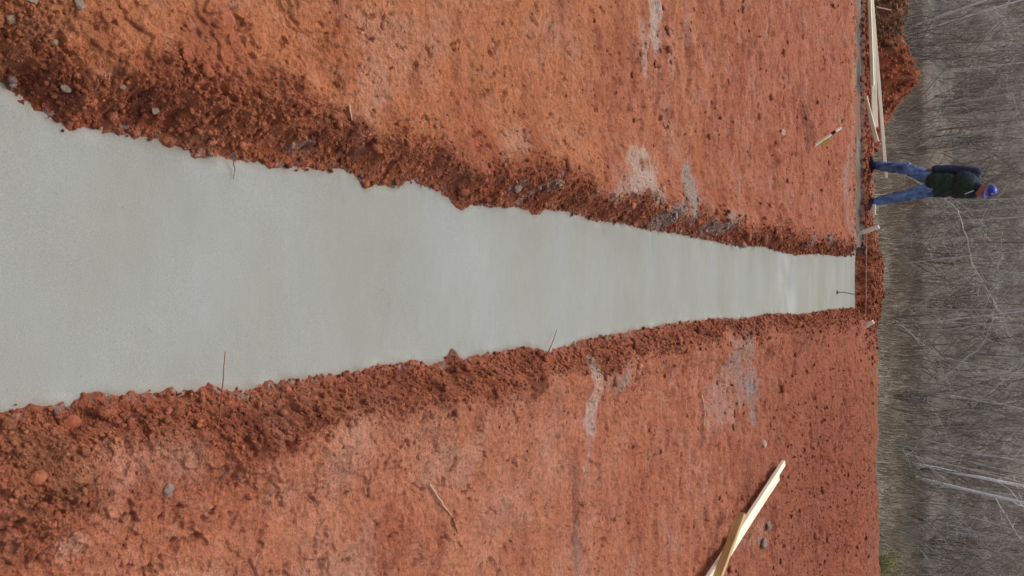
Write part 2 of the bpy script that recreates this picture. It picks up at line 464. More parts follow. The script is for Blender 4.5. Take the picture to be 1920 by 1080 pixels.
TINT = soil_colour(X, Y, LOOSE, SD)
nr, nc = X.shape
V = np.stack([X, Y, H], -1).reshape(-1, 3)
idx = np.arange(nr * nc).reshape(nr, nc)
F = np.stack([idx[:-1, :-1], idx[:-1, 1:], idx[1:, 1:], idx[1:, :-1]], -1).reshape(-1, 4)
ground = mesh_np('ground', V, F, M['soil'], tint=TINT.reshape(-1, 3), smooth=True)
tag(ground, kind='structure')
del V, F, idx

def gz(x, y):
    return float(height(np.array([x]), np.array([y]))[0][0])

# ------------------------------------------------------------------ poured concrete
def concrete():
    yy = np.r_[np.linspace(-3, 0.5, 12)[:-1], np.arange(0.5, 13.3, 0.03)]
    tt = np.linspace(0, 1, 60)
    a = xl(np.minimum(yy, YEND)) - 0.12; b = xr(np.minimum(yy, YEND)) + 0.10
    xx = a[:, None] + (b - a)[:, None] * tt[None]
    Yg = np.repeat(yy[:, None], 60, 1)
    keep = yy < YEND + 0.06
    xx, Yg = xx[keep], Yg[keep]
    # edges left a little proud and uneven by the float, screed ridges across
    e = np.minimum(xx - xl(Yg), xr(Yg) - xx)
    z = ZC + 0.004 * fbm(xx, Yg, 1.8, 3, 201) + 0.0018 * fbm(xx * .15, Yg, 12, 3, 202) * sstep(1, 4, Yg) + 0.006 * np.exp(-(np.clip(e, 0, 1) / .05) ** 2) * (0.5 + fbm(xx, Yg, 14, 3, 203))
    z += 0.006 * fbm(xx, Yg, 30, 2, 204) * np.exp(-(np.clip(e, 0, 1) / .035) ** 2)
    u, v = plan(xx, Yg)
    t = np.ones(xx.shape + (3,))
    # broad bands left by the screed towards the far end, and mud stain at the rim
    band = sstep(-.3, .3, fbm(xx * .08, Yg, 3.2, 3, 205)) * sstep(3.0, 7, Yg)
    t = t * (1 - band * .045 * (1 + fbm(xx, Yg, 1.5, 3, 208)))[..., None] * np.array([1, .995, .96])[None, None] ** band[..., None]
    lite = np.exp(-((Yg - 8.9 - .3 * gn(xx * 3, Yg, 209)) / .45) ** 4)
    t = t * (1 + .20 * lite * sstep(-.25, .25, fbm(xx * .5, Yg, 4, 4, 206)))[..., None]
    yel = sstep(-.1, .35, fbm(xx * .25, Yg, 1.4, 4, 210)) * sstep(6, 8, Yg)
    t = t * (1 - yel[..., None] * np.array([.02, .04, .13]))
    rim = np.exp(-(np.clip(e, 0, 1) / .035) ** 2) * sstep(-.1, .4, fbm(xx, Yg, 7, 3, 214))
    t = t * (1 + .22 * rim)[..., None]
    drag = sstep(.25, .5, fbm(xx * .2, Yg, 22, 3, 215)) * np.exp(-(np.clip(e, 0, 1) / .2) ** 2) * sstep(1.5, 3, Yg)
    t = t * (1 - .10 * drag)[..., None]
    mud = sstep(.03, .0, e + .02 * fbm(xx, Yg, 12, 3, 207))
    t = t * (1 - mud[..., None] * np.array([.12, .25, .3]))
    n = xx.shape
    idx = np.arange(n[0] * n[1]).reshape(n)
    Vv = np.stack([xx, Yg, z], -1).reshape(-1, 3)
    Ff = np.stack([idx[:-1, :-1], idx[:-1, 1:], idx[1:, 1:], idx[1:, :-1]], -1).reshape(-1, 4)
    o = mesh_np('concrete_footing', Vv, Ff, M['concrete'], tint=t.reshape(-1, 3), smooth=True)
    tag(o, 'long strip of smooth grey wet concrete filling the trench through red clay', 'concrete')
    # cross trench pour
    xx, Yg = np.meshgrid(np.linspace(-14, xl(YEND) - .13, 500), np.arange(CY0 - .05, CY1 + .08, .03), indexing='xy')
    xx = xx; z = ZC + .016 + .05 * fbm(xx, Yg, 3, 5, 211)
    f = np.clip(1 + 1.3 * fbm(xx * .6, Yg, 3, 5, 212), .45, 1.4)[..., None] * np.array([.50, .41, .37]); k_ = sstep(.05, .3, fbm(xx, Yg, 1.3, 4, 213))[..., None]; f = f * (1 - k_) + k_ * np.array([.75, .34, .2])
    n = xx.shape; idx = np.arange(n[0] * n[1]).reshape(n)
    Vv = np.stack([xx, Yg, z], -1).reshape(-1, 3)
    Ff = np.stack([idx[:-1, :-1], idx[:-1, 1:], idx[1:, 1:], idx[1:, :-1]], -1).reshape(-1, 4)
    o = mesh_np('concrete_footing', Vv, Ff, M['concrete'], tint=f.reshape(-1, 3), smooth=True)
    tag(o, 'narrow muddy grey concrete in the cross trench before the stacked boards', 'concrete')
concrete()

# ------------------------------------------------------------------ loose crumbs of soil
def ico(sub, seed):
    bm = bmesh.new(); bmesh.ops.create_icosphere(bm, subdivisions=sub, radius=1)
    r = random.Random(seed)
    v = np.array([vv.co[:] for vv in bm.verts]); f = np.array([[q.index for q in ff.verts] for ff in bm.faces]); bm.free()
    ax = np.array([[r.gauss(0, 1) for _ in range(3)] for _ in range(7)]); ax /= np.linalg.norm(ax, axis=1)[:, None]
    for a in ax:                                   # chip flat faces off
        d = v @ a; lim = r.uniform(.45, .85)
        v = v - np.clip(d - lim, 0, None)[:, None] * a
    v = v * (1 + np.array([r.uniform(-.12, .12) for _ in range(len(v))]))[:, None]
    return v, f

def scatter(name, P, S, tint, sub=1, flat=.75, mat=None):
    n = len(P); prot = [ico(sub, 40 + k) for k in range(8)]
    Vs, Fs, Ts = [], [], []; off = 0
    which = rng.integers(0, 8, n)
    for k in range(8):
        m = which == k; c = m.sum()
        if not c: continue
        v, f = prot[k]
        a, b, g = rng.uniform(0, 2 * np.pi, c), rng.uniform(0, 2 * np.pi, c), rng.uniform(0, 2 * np.pi, c)
        ca, sa, cb, sb = np.cos(a), np.sin(a), np.cos(b), np.sin(b)
        Rz = np.zeros((c, 3, 3)); Rz[:, 0, 0] = ca; Rz[:, 0, 1] = -sa; Rz[:, 1, 0] = sa; Rz[:, 1, 1] = ca; Rz[:, 2, 2] = 1
        Rx = np.zeros((c, 3, 3)); Rx[:, 0, 0] = 1; Rx[:, 1, 1] = cb; Rx[:, 1, 2] = -sb; Rx[:, 2, 1] = sb; Rx[:, 2, 2] = cb
        sc = S[m][:, None] * rng.uniform(.65, 1.3, (c, 3))
        vv = np.einsum('cij,vj->cvi', Rx, v) * sc[:, None, :]
        vv[:, :, 2] *= flat
        vv = np.einsum('cij,cvj->cvi', Rz, vv) + P[m][:, None, :]
        Vs.append(vv.reshape(-1, 3)); Ts.append(np.repeat(tint[m], len(v), 0))
        Fs.append((f[None] + (np.arange(c) * len(v))[:, None, None]).reshape(-1, 3) + off); off += c * len(v)
    o = mesh_np(name, np.concatenate(Vs), np.concatenate(Fs), mat or M['soil'], tint=np.concatenate(Ts), smooth=False)
    return o

def crumbs():
    n = 52000
    y = rng.uniform(.5, 1, n) ** 1.0
    y = 0.7 + 13.4 * rng.random(n) ** 1.7
    side = rng.random(n) < .5
    dist = rng.gamma(1.7, .075, n) + .005
    x = np.where(side, xl(y) - dist, xr(y) + dist)
    m2 = rng.random(n) < .28                           # anywhere on the pad
    hwy = 0.7 + y * .42
    x = np.where(m2, rng.uniform(-1, 1, n) * hwy, x)
    h, lo, sd_ = height(x, y)
    s = np.clip(rng.lognormal(math.log(.0036), .55, n), .0016, .016)
    keep = (sd_ > .002) & (rng.random(n) < np.where(m2, .25 + lo, .06 + .75 * lo))
    keep &= y < 14.1
    bigc = rng.random(n) < .012; s = np.where(bigc, s * 3.2, s)
    s = np.where(m2 & (lo < .3), s * .75, s)
    s = s * (1 + y / 7)
    x, y, h, s, lo, sd_ = x[keep], y[keep], h[keep], s[keep], lo[keep], sd_[keep]
    t = soil_colour(x, y, lo, sd_) * rng.uniform(.75, 1.25, len(x))[:, None]
    P = np.stack([x, y, h + s * .25], 1)
    big = s > .011
    o = scatter('loose_soil', P, s, t, 1); tag(o, 'red crumbs and clods of loose clay along the trench', 'soil', kind='stuff')
crumbs()

def bank_clods():
    n = 5200
    m = rng.random(n) < .5
    x = np.where(m, rng.normal(0, .5, n), rng.uniform(-6, -.9, n)); y = np.where(m, rng.uniform(12.98, 14.3, n), rng.uniform(13.28, 14.2, n))
    h, lo, sd_ = height(x, y)
    s = np.clip(rng.lognormal(math.log(.013), .6, n), .004, .045)
    c = np.array([.27, .075, .04]) * rng.uniform(.5, 1.5, n)[:, None]
    tag(scatter('bank_clods', np.stack([x, y, h + s * .2], 1), s, c), 'dark red clods on the bank behind the end of the trench', 'soil', kind='stuff')
bank_clods()

def pad_clods():
    n = 26000
    y = 4 + 10.1 * rng.random(n); x = rng.uniform(-1, 1, n) * (.7 + y * .42)
    h, lo, sd_ = height(x, y)
    u, v = plan(x, y)
    dens = .02 + .22 * sstep(.0, .4, fbm(x, y, 1.1, 4, 171)) + .3 * np.exp(-(((u - 1560) / 90) ** 2 + ((v - 880) / 260) ** 2))
    k = (sd_ > .02) & (rng.random(n) < dens)
    x, y, h, lo, sd_ = x[k], y[k], h[k], lo[k], sd_[k]
    s = np.clip(rng.lognormal(math.log(.014), .55, len(x)), .004, .05)
    c = soil_colour(x, y, lo, sd_) * rng.uniform(.75, 1.2, len(x))[:, None]
    tag(scatter('pad_clods', np.stack([x, y, h + s * .1], 1), s, c, flat=.6), 'small clods strewn over the open clay away from the trench', 'soil', kind='stuff')
pad_clods()

def hanging_crumbs():
    """clods fallen over the rim onto the wet concrete"""
    n = 4200
    y = 0.75 + 12.1 * rng.random(n) ** 1.5
    side = rng.random(n) < .5
    d = np.abs(rng.normal(0, .012, n)) - .012
    d = d - .012; x = np.where(side, xl(y) + d, xr(y) - d)
    c = fbm(x, y, 6, 2, 301)
    k = c > -.1
    x, y, d = x[k], y[k], d[k]
    s = np.clip(rng.lognormal(math.log(.004), .5, len(x)), .002, .012) * (1 + y / 9)
    t = np.array([.25, .062, .032])[None] * rng.uniform(.6, 1.5, len(x))[:, None]
    P = np.stack([x, y, ZC + .008 + s * .4], 1)
    o = scatter('trench_crumbs', P, s, t, 1); tag(o, 'dark clay crumbs fallen onto the rim of the concrete', 'soil', kind='stuff')
hanging_crumbs()

# ------------------------------------------------------------------ mounds of dug soil
def mound(name, cx, cy, pts_h, label, seed, col, n=(260, 150), hx=2.0, hy=.9):
    xs = np.linspace(-hx, hx, n[0]); yy = np.linspace(-hy, hy, n[1])
    xg, yg = np.meshgrid(xs, yy, indexing='xy')
    wx, wy = xg + cx, yg + cy
    top = pts_h(wx)
    r = np.clip(1 - (np.abs(yg) / hy) ** 1.6, 0, 1) ** .9
    z = top * r * (1 + .3 * fbm(wx, wy, 2.5, 3, seed))
    f1, f2, cv = worley(wx, wy, 7, seed + 1); z = z + .09 * np.clip(1 - (f1 / .65) ** 2, 0, 1) * cv * r
    f1, f2, cv = worley(wx, wy, 17, seed + 2); z = z + .05 * np.clip(1 - (f1 / .65) ** 2, 0, 1) * cv * r
    z += .02 * fbm(wx, wy, 30, 2, seed + 3) * r
    g, _, _ = height(wx, np.minimum(wy, edge_y(wx)))
    z = g * (wy < 14.1) - .05 + z * 1.05 - .25 * (1 - r)
    c = col(wx, wy, z)
    nn = xg.shape; idx = np.arange(nn[0] * nn[1]).reshape(nn)
    Vv = np.stack([xg, yg, z], -1).reshape(-1, 3)
    Ff = np.stack([idx[:-1, :-1], idx[:-1, 1:], idx[1:, 1:], idx[1:, :-1]], -1).reshape(-1, 4)
    o = mesh_np(name, Vv, Ff, M['soil'], tint=c.reshape(-1, 3), smooth=True)
    o.location = (cx, cy, 0)
    return tag(o, label, 'soil mound')

def mound_clods(cx, cy, n, top, hx):
    x = cx + rng.uniform(-hx, hx, n); t = rng.uniform(-.6, .25, n); y = cy + t
    z = top(x) * np.clip(1 - (np.abs(t) / .62) ** 1.6, 0, 1) ** .9 * rng.uniform(.9, 1.12, n) - .03
    s_ = np.clip(rng.lognormal(math.log(.02), .5, n), .008, .06)
    c = mcol(x, y, z) * rng.uniform(.6, 1.4, n)[:, None]
    tag(scatter('mound_clods', np.stack([x, y, z], 1), s_, c), 'loose clods lying over the soil mound behind the boards', 'soil', kind='stuff')

def mcol(x, y, z):
    b = sstep(-3.95, -4.3, x + .3 * fbm(x, y, 2, 2, 401))[..., None]
    red = np.array([.38, .115, .055]); br = np.array([.26, .125, .065])
    c = red * (1 - b) + br * b
    c = c * (1 + .9 * fbm(x, y, 5, 3, 402))[..., None]
    k = sstep(.15, .4, fbm(x, y, 7, 2, 403))[..., None]
    return np.clip(c * (1 - .5 * k), .01, .9)
def mtop(x):
    return np.interp(x, [-7.5, -5.6, -4.9, -4.55, -4.2, -3.95, -3.7, -3.45, -3.2, -2.9, -2.6], [0, .42, .46, .38, .38, .47, .55, .52, .33, .12, 0])
mound('dirt_mound', -4.9, 14.55, mtop, 'heap of red and brown clods behind the long pale boards', 410, mcol, (380, 130), 2.5, .62)
mound_clods(-4.9, 14.55, 2600, mtop, 2.4)

# ------------------------------------------------------------------ lumber
def board(name, a, b, w, t, mat, label=None, cat='board', roll=0.0, ragged=0, parent=None, group=None):
    """a sawn board from a to b (centres), width w, thickness t; knots and splashes come with the mesh"""
    a, b = Vector(a), Vector(b)
    d = (b - a); L = d.length; d.normalize()
    up = Vector((0, 0, 1)); side = d.cross(up).normalized(); up = side.cross(d).normalized()
    side, up = side * math.cos(roll) + up * math.sin(roll), up * math.cos(roll) - side * math.sin(roll)
    bm = bmesh.new(); n = max(2, int(L / .06)); rr = random.Random(int(L * 1e4)); ring = []
    ph = rr.uniform(0, 9); bow = rr.uniform(-.006, .006) * L
    for i in range(n + 1):
        s = i / n
        o_ = math.sin(s * math.pi) * bow
        j = [rr.uniform(0, ragged) for _ in range(2)] if ragged else [0, 0]
        r_ = []
        bv = min(.004, t * .2)
        for (p, q) in ((-1, -1), (1, -1), (1, 1), (-1, 1)):
            ex = w / 2 + (j[0] if p < 0 else j[1] * .3)
            for k in range(2):
                pp, qq = (p * ex, q * (t / 2 - bv)) if (k == 0) == (p * q > 0) else (p * (ex - bv), q * t / 2)
                r_.append(bm.verts.new((s * L, pp + o_, qq)))
        ring.append(r_)
    for i in range(n):
        for k in range(8):
            k2 = (k + 1) % 8
            bm.faces.new((ring[i][k], ring[i][k2], ring[i + 1][k2], ring[i + 1][k]))
    bm.faces.new(ring[0][::-1]); bm.faces.new(ring[-1])
    bmesh.ops.recalc_face_normals(bm, faces=bm.faces)
    o = bm_obj(name, bm, mat, parent)
    o.matrix_world = Matrix(((d.x, side.x, up.x, a.x), (d.y, side.y, up.y, a.y), (d.z, side.z, up.z, a.z), (0, 0, 0, 1)))
    if label: tag(o, label, cat, group)
    return o

def pt(px, py, z):
    x, y = at(px, py, z); return Vector((x, y, z))

# far boards, lying on the strip behind the cross trench; the slim one reaches past the man's boot
E = atd(1661, 334, 14.02); S_ = atd(1632, -30, 13.62)
S2 = E + (S_ - E) * 1.35
board('long_board', S2, E, .038, .052, M['pine2'], 'slim long pale board whose end passes between the legs of the man', roll=.5)
board('wide_board', atd(1628, -150, 13.50), atd(1641, 238, 13.62), .035, .085, M['pine2'], 'wide splintered pale plank lying before the slim long board', roll=.55, ragged=.006)
board('edge_board', atd(1624.5, -150, 13.42), atd(1636, 160, 13.50), .05, .05, M['pine'], 'narrow cream board tight against the foot of the splintered plank', ragged=.02)
board('broken_board', atd(1622, 180, 13.50), atd(1644, 266, 13.60), .035, .06, M['pine'], 'short broken pale board slanting off the end of the plank stack', ragged=.02)
board('board_scrap', atd(1639, 383, 13.45), atd(1639, 402, 13.45), .05, .045, M['pine2'], 'small white board scrap beside the boot of the man')
board('splinter', atd(1644, 13, 13.9), atd(1671, 19, 13.95), .016, .016, M['pine'], 'thin pale splinter stuck in the brown end of the mound', 'stick')

# pair of cream boards and an amber one on the clay
def lumber():
    z0 = .075
    a = pt(1469, 868, z0 + .01); b = pt(1325, 1090, z0); b = a + (b - a) * 1.25
    side = (b - a).cross(Vector((0, 0, 1))).normalized()
    board('cream_board', a, b, .062, .036, M['pine2'], 'cream board reaching furthest of the lumber lying on the red clay')
    c = pt(1463, 886, z0); c2 = c + (b - a) * .96
    sh = side * (-.0)
    u1 = a + (b - a).normalized() * .22 + side * (.060 if (side.x > 0) else -.060)
    board('cream_board', u1 + Vector((0, 0, -.003)), u1 + (b - a) * .95, .056, .036, M['pine'], 'cream board with notched end lying tight against the furthest reaching one')
    e = pt(1390, 963, .15); f = pt(1346, 1079, .125)
    board('amber_board', e, e + (f - e) * 2.2, .034, .070, M['amber'], 'board on edge in its shaded amber tone lying askew on top of the cream boards', roll=-.12)  # the shade of its near face is put into the amber
lumber()

# ------------------------------------------------------------------ stakes, line, pin
def stake(name, base, top, w, label, mat, group=None):
    base, top = Vector(base), Vector(top); d = top - base; L = d.length
    bm = bmesh.new()
    prof = [(-.10, .15), (0, 1), (L * .5, 1.02), (L - .006, 1), (L, .86)]
    rings = [[bm.verts.new((sx * w / 2 * k, sy * w / 2 * k, z)) for sx, sy in ((-1, -1), (1, -1), (1, 1), (-1, 1))] for z, k in prof]
    for i in range(len(rings) - 1):
        for k in range(4): bm.faces.new((rings[i][k], rings[i][(k + 1) % 4], rings[i + 1][(k + 1) % 4], rings[i + 1][k]))
    bm.faces.new(rings[0][::-1]); bm.faces.new(rings[-1])
    o = bm_obj(name, bm, mat); o.location = base; o.rotation_mode = 'QUATERNION'
    o.rotation_quaternion = d.to_track_quat('Z', 'Y')
    return tag(o, label, 'stake', group)
s1b, s1t = atd(1619, 435, 13.12), atd(1648, 425, 13.12)
stake('wooden_stake', s1b, s1t, .062, 'pale square stake driven in beyond the left corner of the concrete', M['stake'])
s2b, s2t = atd(1617, 615, 12.9), atd(1638, 603, 12.9)
stake('wooden_stake', s2b, s2t, .06, 'short pale stake driven in beyond the right corner of the concrete', M['stake'])

def tube(pts, rad, sides=6):
    """numpy tube along pts; rad scalar or list"""
    pts = np.asarray(pts, float); n = len(pts); rad = np.broadcast_to(np.asarray(rad, float), (n,))
    t = np.gradient(pts, axis=0); t /= np.linalg.norm(t, axis=1)[:, None] + 1e-9
    ref = np.array([0, 0, 1.]) if abs(t[0, 2]) < .8 else np.array([1., 0, 0])
    a = np.cross(t, ref); a /= np.linalg.norm(a, axis=1)[:, None] + 1e-9; b = np.cross(t, a)
    ang = np.linspace(0, 2 * np.pi, sides, endpoint=False)
    V = pts[:, None] + rad[:, None, None] * (np.cos(ang)[None, :, None] * a[:, None] + np.sin(ang)[None, :, None] * b[:, None])
    i = np.arange(n - 1)[:, None]; k = np.arange(sides)[None]
    k2 = (k + 1) % sides
    F = np.stack([i * sides + k, i * sides + k2, (i + 1) * sides + k2, (i + 1) * sides + k], -1).reshape(-1, 4)
    return V.reshape(-1, 3), F

class Tubes:
    def __init__(s): s.V = []; s.F = []; s.T = []; s.n = 0
    def add(s, pts, rad, sides=3, tint=None):
        v, f = tube(pts, rad, sides); s.V.append(v); s.F.append(f + s.n); s.n += len(v)
        s.T.append(np.repeat(np.array(tint if tint is not None else (1, 1, 1), float)[None], len(v), 0))
    def build(s, name, mat, parent=None):
        return mesh_np(name, np.concatenate(s.V), np.concatenate(s.F), mat, parent, np.concatenate(s.T), True)

T = Tubes(); T.add([s1b + Vector((0, 0, .05)), (s1b + s2b) / 2 + Vector((0, 0, .045)), s2b + Vector((0, 0, .05))], .004, 5)
tag(T.build('string_line', M['string']), 'thin string stretched between the two stakes behind the concrete end', 'string')

p0 = at(1569, 548, ZC); pin = Vector((p0[0], p0[1], ZC))
root = empty('steel_pin', pin, 'thin grey steel pin standing in wet concrete near its far end', 'steel pin')
T = Tubes(); T.add([(0, 0, -.05), (0, .0, .1), (.03, .0, .23)], .006, 8); T.build('rod', M['steel'], root)
T = Tubes(); T.add([(-.03, 0, .004), (0, .004, .014), (.028, 0, .005)], [.008, .014, .008], 8); T.build('concrete_collar', M['stone'], root)

# leaning marker stake with a dark band and a yellow ribbon
q0 = pt(1528, 272, .0); q1 = atd(1577, 239, q0.y + .12)
root = empty('marker_stick', q0, 'leaning white marker stick with dark band beside a hollow in clay', 'stick')
d = q1 - q0
T = Tubes(); T.add([d * -.15, d * .35, d * .62], [.017, .018, .018], 8); T.build('shaft', M['stake'], root)
T = Tubes(); T.add([d * .62, d * .78], [.019, .019], 8); T.build('dark_band', M['black'], root)
T = Tubes(); T.add([d * .78, d * .96, d * 1.0], [.018, .017, .012], 8); T.build('tip', M['stake'], root)
bm = bmesh.new(); rr = [bm.verts.new(p) for p in (d * .35 + Vector((.02, -.03, .0)), d * .38 + Vector((.09, -.05, -.03)), d * .58 + Vector((.12, -.05, -.02)), d * .55 + Vector((.03, -.03, .01)))]
bm.faces.new(rr); bmesh.ops.subdivide_edges(bm, edges=bm.edges, cuts=3, use_grid_fill=True)
for v in bm.verts: v.co.z += .015 * math.sin(v.co.x * 90 + v.co.y * 50)
rb = bm_obj('ribbon', bm, M['tape'], root); md = rb.modifiers.new('th', 'SOLIDIFY'); md.thickness = .003

# ------------------------------------------------------------------ stones and clods that read one by one
def stone(px, py, r, label, mat, flat=.6, seed=0, name='stone'):
    x, y = at(px, py, 0); z = gz(x, y)
    bm = bmesh.new(); bmesh.ops.create_icosphere(bm, subdivisions=4, radius=1)
    rr = random.Random(seed + px); axs = [Vector((rr.gauss(0, 1), rr.gauss(0, 1), rr.gauss(0, 1))).normalized() for _ in range(9)]
    lim = [rr.uniform(.5, .9) for _ in axs]
    for v in bm.verts:
        for a, l in zip(axs, lim):
            k = v.co.dot(a)
            if k > l: v.co -= a * (k - l) * .7
        v.co *= 1 + .05 * math.sin(v.co.x * 9 + px) * math.sin(v.co.y * 8) + .04 * math.sin(v.co.z * 17 + v.co.x * 13)
        v.co.z *= flat; v.co.x *= rr.uniform(.99, 1.01)
    for v in bm.verts: v.co *= r
    o = bm_obj(name, bm, mat, None, True); o.location = (x, y, z + r * flat * .35); o.rotation_euler = (0, 0, rr.uniform(0, 6))
    return tag(o, label, 'stone')
stone(122, 18, .016, 'round grey stone high above the near end of the concrete', M['stone'])
stone(30, 8, .02, 'grey stone cut by the near corner of the clay', M['stone'])
stone(8, 43, .016, 'pale grey stone at the very near rim of the clay', M['stone'])
stone(92, 84, .011, 'muddy grey stone between the corner stones and the trench', M['stone'])
stone(132, 160, .017, 'grey cement smeared stone close above the concrete rim', M['stone'])
stone(295, 206, .014, 'round pale grey stone in dark soil above the concrete', M['stone'])
stone(220, 164, .011, 'small brown grey stone beside the round pale one', M['stone'])
stone(300, 913, .018, 'lone grey stone set in smooth pink clay', M['stone'])
stone(965, 352, .03, 'grey clay lump on the rim left of the concrete', M['stone'])
stone(1462, 250, .045, 'pale flat stone near the leaning marker stick', M['palestone'])
stone(1426, 832, .04, 'small pale stone beyond the tips of the cream boards', M['palestone'])
stone(1428, 1018, .055, 'dark grey stone to the right of the cream boards', M['stone'])
stone(1437, 985, .05, 'grey brown stone between the dark stone and cream boards', M['stone'])
stone(150, 800, .030, 'lumpy damp clod between the near clay slab and the concrete', M['dampclay'], .6, 3, 'clay_clod')
stone(318, 112, .022, 'damp clod standing up in the loosened soil above the concrete', M['dampclay'], .6, 4, 'clay_clod')
stone(362, 140, .024, 'second damp clod beside the one standing above the concrete', M['dampclay'], .6, 5, 'clay_clod')
stone(845, 668, .038, 'red clod jutting over the right rim of concrete', M['dampclay'], .9, 3, 'clay_clod')

# ------------------------------------------------------------------ twigs and straws
def twig(pts, r, label, mat=None, cat='twig', lift=.012, name='twig'):
    P = []
    for q in pts:
        z = q[2] if len(q) > 2 else None
        if z is None:
            x, y = at(q[0], q[1], 0); zz = gz(x, y) + lift
            x, y = at(q[0], q[1], zz); P.append((x, y, zz))
        else:
            x, y = at(q[0], q[1], z); P.append((x, y, z))
    P = np.array(P); tt = np.linspace(0, 1, len(P)); t2 = np.linspace(0, 1, 14)
    Q = np.stack([np.interp(t2, tt, P[:, k]) for k in range(3)], 1); Q[1:-1] += rng.normal(0, .0012, (12, 3))
    T = Tubes(); T.add(Q, np.linspace(r, r * .5, 14), 6)
    return tag(T.build(name, mat or M['twig']), label, cat)
twig([(405, 832, .03), (414, 760, .05), (419, 700, .05), (422, 660, .0)], .0028, 'long thin twig reaching from the clay over the near concrete', M['twig'])
twig([(438, 300, -.07), (441, 320, -.085), (437, 336, -.09)], .002, 'tiny dark twig on the upper rim of the near concrete')
twig([(805, 907), (830, 945), (847, 966)], .005, 'straight reddish stick lying on open clay right of the concrete', M['straw'], 'stick', name='stick')
twig([(848, 972), (853, 985), (858, 1000)], .006, 'dark stub lying at the end of the straight stick', M['twig'], 'stick', name='stick')
twig([(1027, 662, -.05), (1037, 640, -.07), (1044, 618, -.08)], .003, 'thin dark straw poking over the right rim of the concrete')
twig([(655, 198), (658, 212), (660, 226)], .004, 'short pale straw on the dark soil left of the concrete', M['straw'], 'straw', name='straw')
twig([(1315, 740), (1322, 770), (1320, 800)], .006, 'faint pale root lying on the clay before the grey streaks', M['straw'], 'root', name='root')

# ------------------------------------------------------------------ woodland beyond the pad
def hq(x, y): return height(np.atleast_1d(x).astype(float), np.atleast_1d(y).astype(float), False)[0]

def underbrush(n, y0, y1, seed, hmax, stems, name, label, bright=1.0):
    r = np.random.default_rng(seed)
    T = Tubes()
    y = y0 + (y1 - y0) * r.random(n) ** .9
    x = r.uniform(-1, 1, n) * (3 + y * .5)
    z = hq(x, y)
    for i in range(n):
        k = r.integers(stems[0], stems[1])
        hgt = hmax * r.uniform(.35, 1)
        base = np.array([x[i], y[i], z[i] - .05])
        shade = r.uniform(.55, 1.35)
        tn = np.array([.150, .135, .120]) if r.random() < .6 else np.array([.125, .095, .080])
        pb = gn(np.array([x[i] * .12]), np.array([y[i] * .12]), seed)[0]; tn = tn * (1 + .6 * pb) * (np.array([1.12, .98, .86]) if pb > .1 else np.array([.95, 1.0, .98]))
        if r.random() < .16: tn = np.array([.27, .26, .25])
        tn = tn * shade * 1.45
        for q in range(k):
            a = r.uniform(0, 2 * np.pi); lean = r.uniform(.02, .30) if r.random() < .6 else r.uniform(.3, 1.3)
            L = hgt * r.uniform(.5, 1)
            s = np.linspace(0, 1, 6)[:, None]
            dirv = np.array([math.cos(a) * lean, math.sin(a) * lean, 1.0])
            curve = np.array([math.cos(a + 1), math.sin(a + 1), -.7]) * r.uniform(-.45, .6)
            P = base + np.array([math.cos(a), math.sin(a), 0]) * .1 * q / k + dirv * L * s + curve * L * s ** 2
            P[1:] += r.normal(0, .02 * L, (5, 3)) * np.array([1, 1, .2])
            rad = r.choice([.004, .006, .009, .016])
            T.add(P, np.linspace(rad, rad * .35, 6), 3, tn)
            for m in range(r.integers(1, 4)):           # side twigs
                j = r.integers(1, 5); a2 = r.uniform(0, 2 * np.pi); l2 = L * r.uniform(.15, .5)
                s4 = np.linspace(0, 1, 4)[:, None]
                Q = P[j] + np.array([math.cos(a2), math.sin(a2), r.uniform(-.1, .9)]) * l2 * s4
                Q[1:] += r.normal(0, .03 * l2, (3, 3))
                T.add(Q, np.linspace(rad * .6, rad * .25, 4), 3, tn)
    return tag(T.build(name, M['brush']), label, 'brush', kind='stuff')
underbrush(760, 26, 46, 5, 3.8, (4, 9), 'underbrush', 'tangled bare grey brown stems and brambles below the pad')
underbrush(1300, 40, 75, 6, 6.0, (3, 6), 'far_woods', 'mass of thin bare trunks and twigs on the far hillside', 1.0)

def tree(x, y, hgt, rad, lean, seed, label, tint, group='bare trees in the woods beyond the clay'):
    r = np.random.default_rng(seed); z = float(hq(x, y)[0])
    root = empty('bare_tree', (x, y, z), label, 'tree', group)
    s = np.linspace(0, 1, 14)[:, None]
    ph = r.uniform(0, 6)
    P = np.array([0, 0, -.2]) + np.array([lean, r.uniform(-.05, .05), 1.0]) * hgt * s + np.concatenate([.018 * hgt * np.sin(s * 5 + ph) * s, .01 * hgt * np.cos(s * 4), 0 * s], 1)
    T = Tubes(); T.add(P, rad * (1.25 - s[:, 0] * .95), 8, tint); T.build('trunk', M['brush'], root)
    T = Tubes()
    for k in range(r.integers(16, 26)):
        j = r.uniform(.18, .97); a = r.uniform(0, 2 * np.pi)
        p = np.array([np.interp(j, s[:, 0], P[:, c]) for c in range(3)])
        L = hgt * r.uniform(.08, .26) * (1.15 - j)
        s5 = np.linspace(0, 1, 6)[:, None]
        Q = p + np.array([math.cos(a), math.sin(a), r.uniform(.15, .9)]) * L * s5 + np.array([0, 0, .3]) * L * s5 ** 2
        Q[1:] += r.normal(0, .035 * L, (5, 3))
        br = rad * .35 * (1.2 - j)
        T.add(Q, np.linspace(br, br * .25, 6), 4, tint)
        for m in range(4):
            jj = r.integers(1, 6); a2 = r.uniform(0, 2 * np.pi); l2 = L * r.uniform(.25, .6)
            W = Q[jj] + np.array([math.cos(a2), math.sin(a2), r.uniform(0, .9)]) * l2 * np.linspace(0, 1, 4)[:, None]
            W[1:] += r.normal(0, .04 * l2, (3, 3))
            T.add(W, np.linspace(br * .5, br * .15, 4), 3, tint)
    T.build('crown', M['brush'], root)
    return root
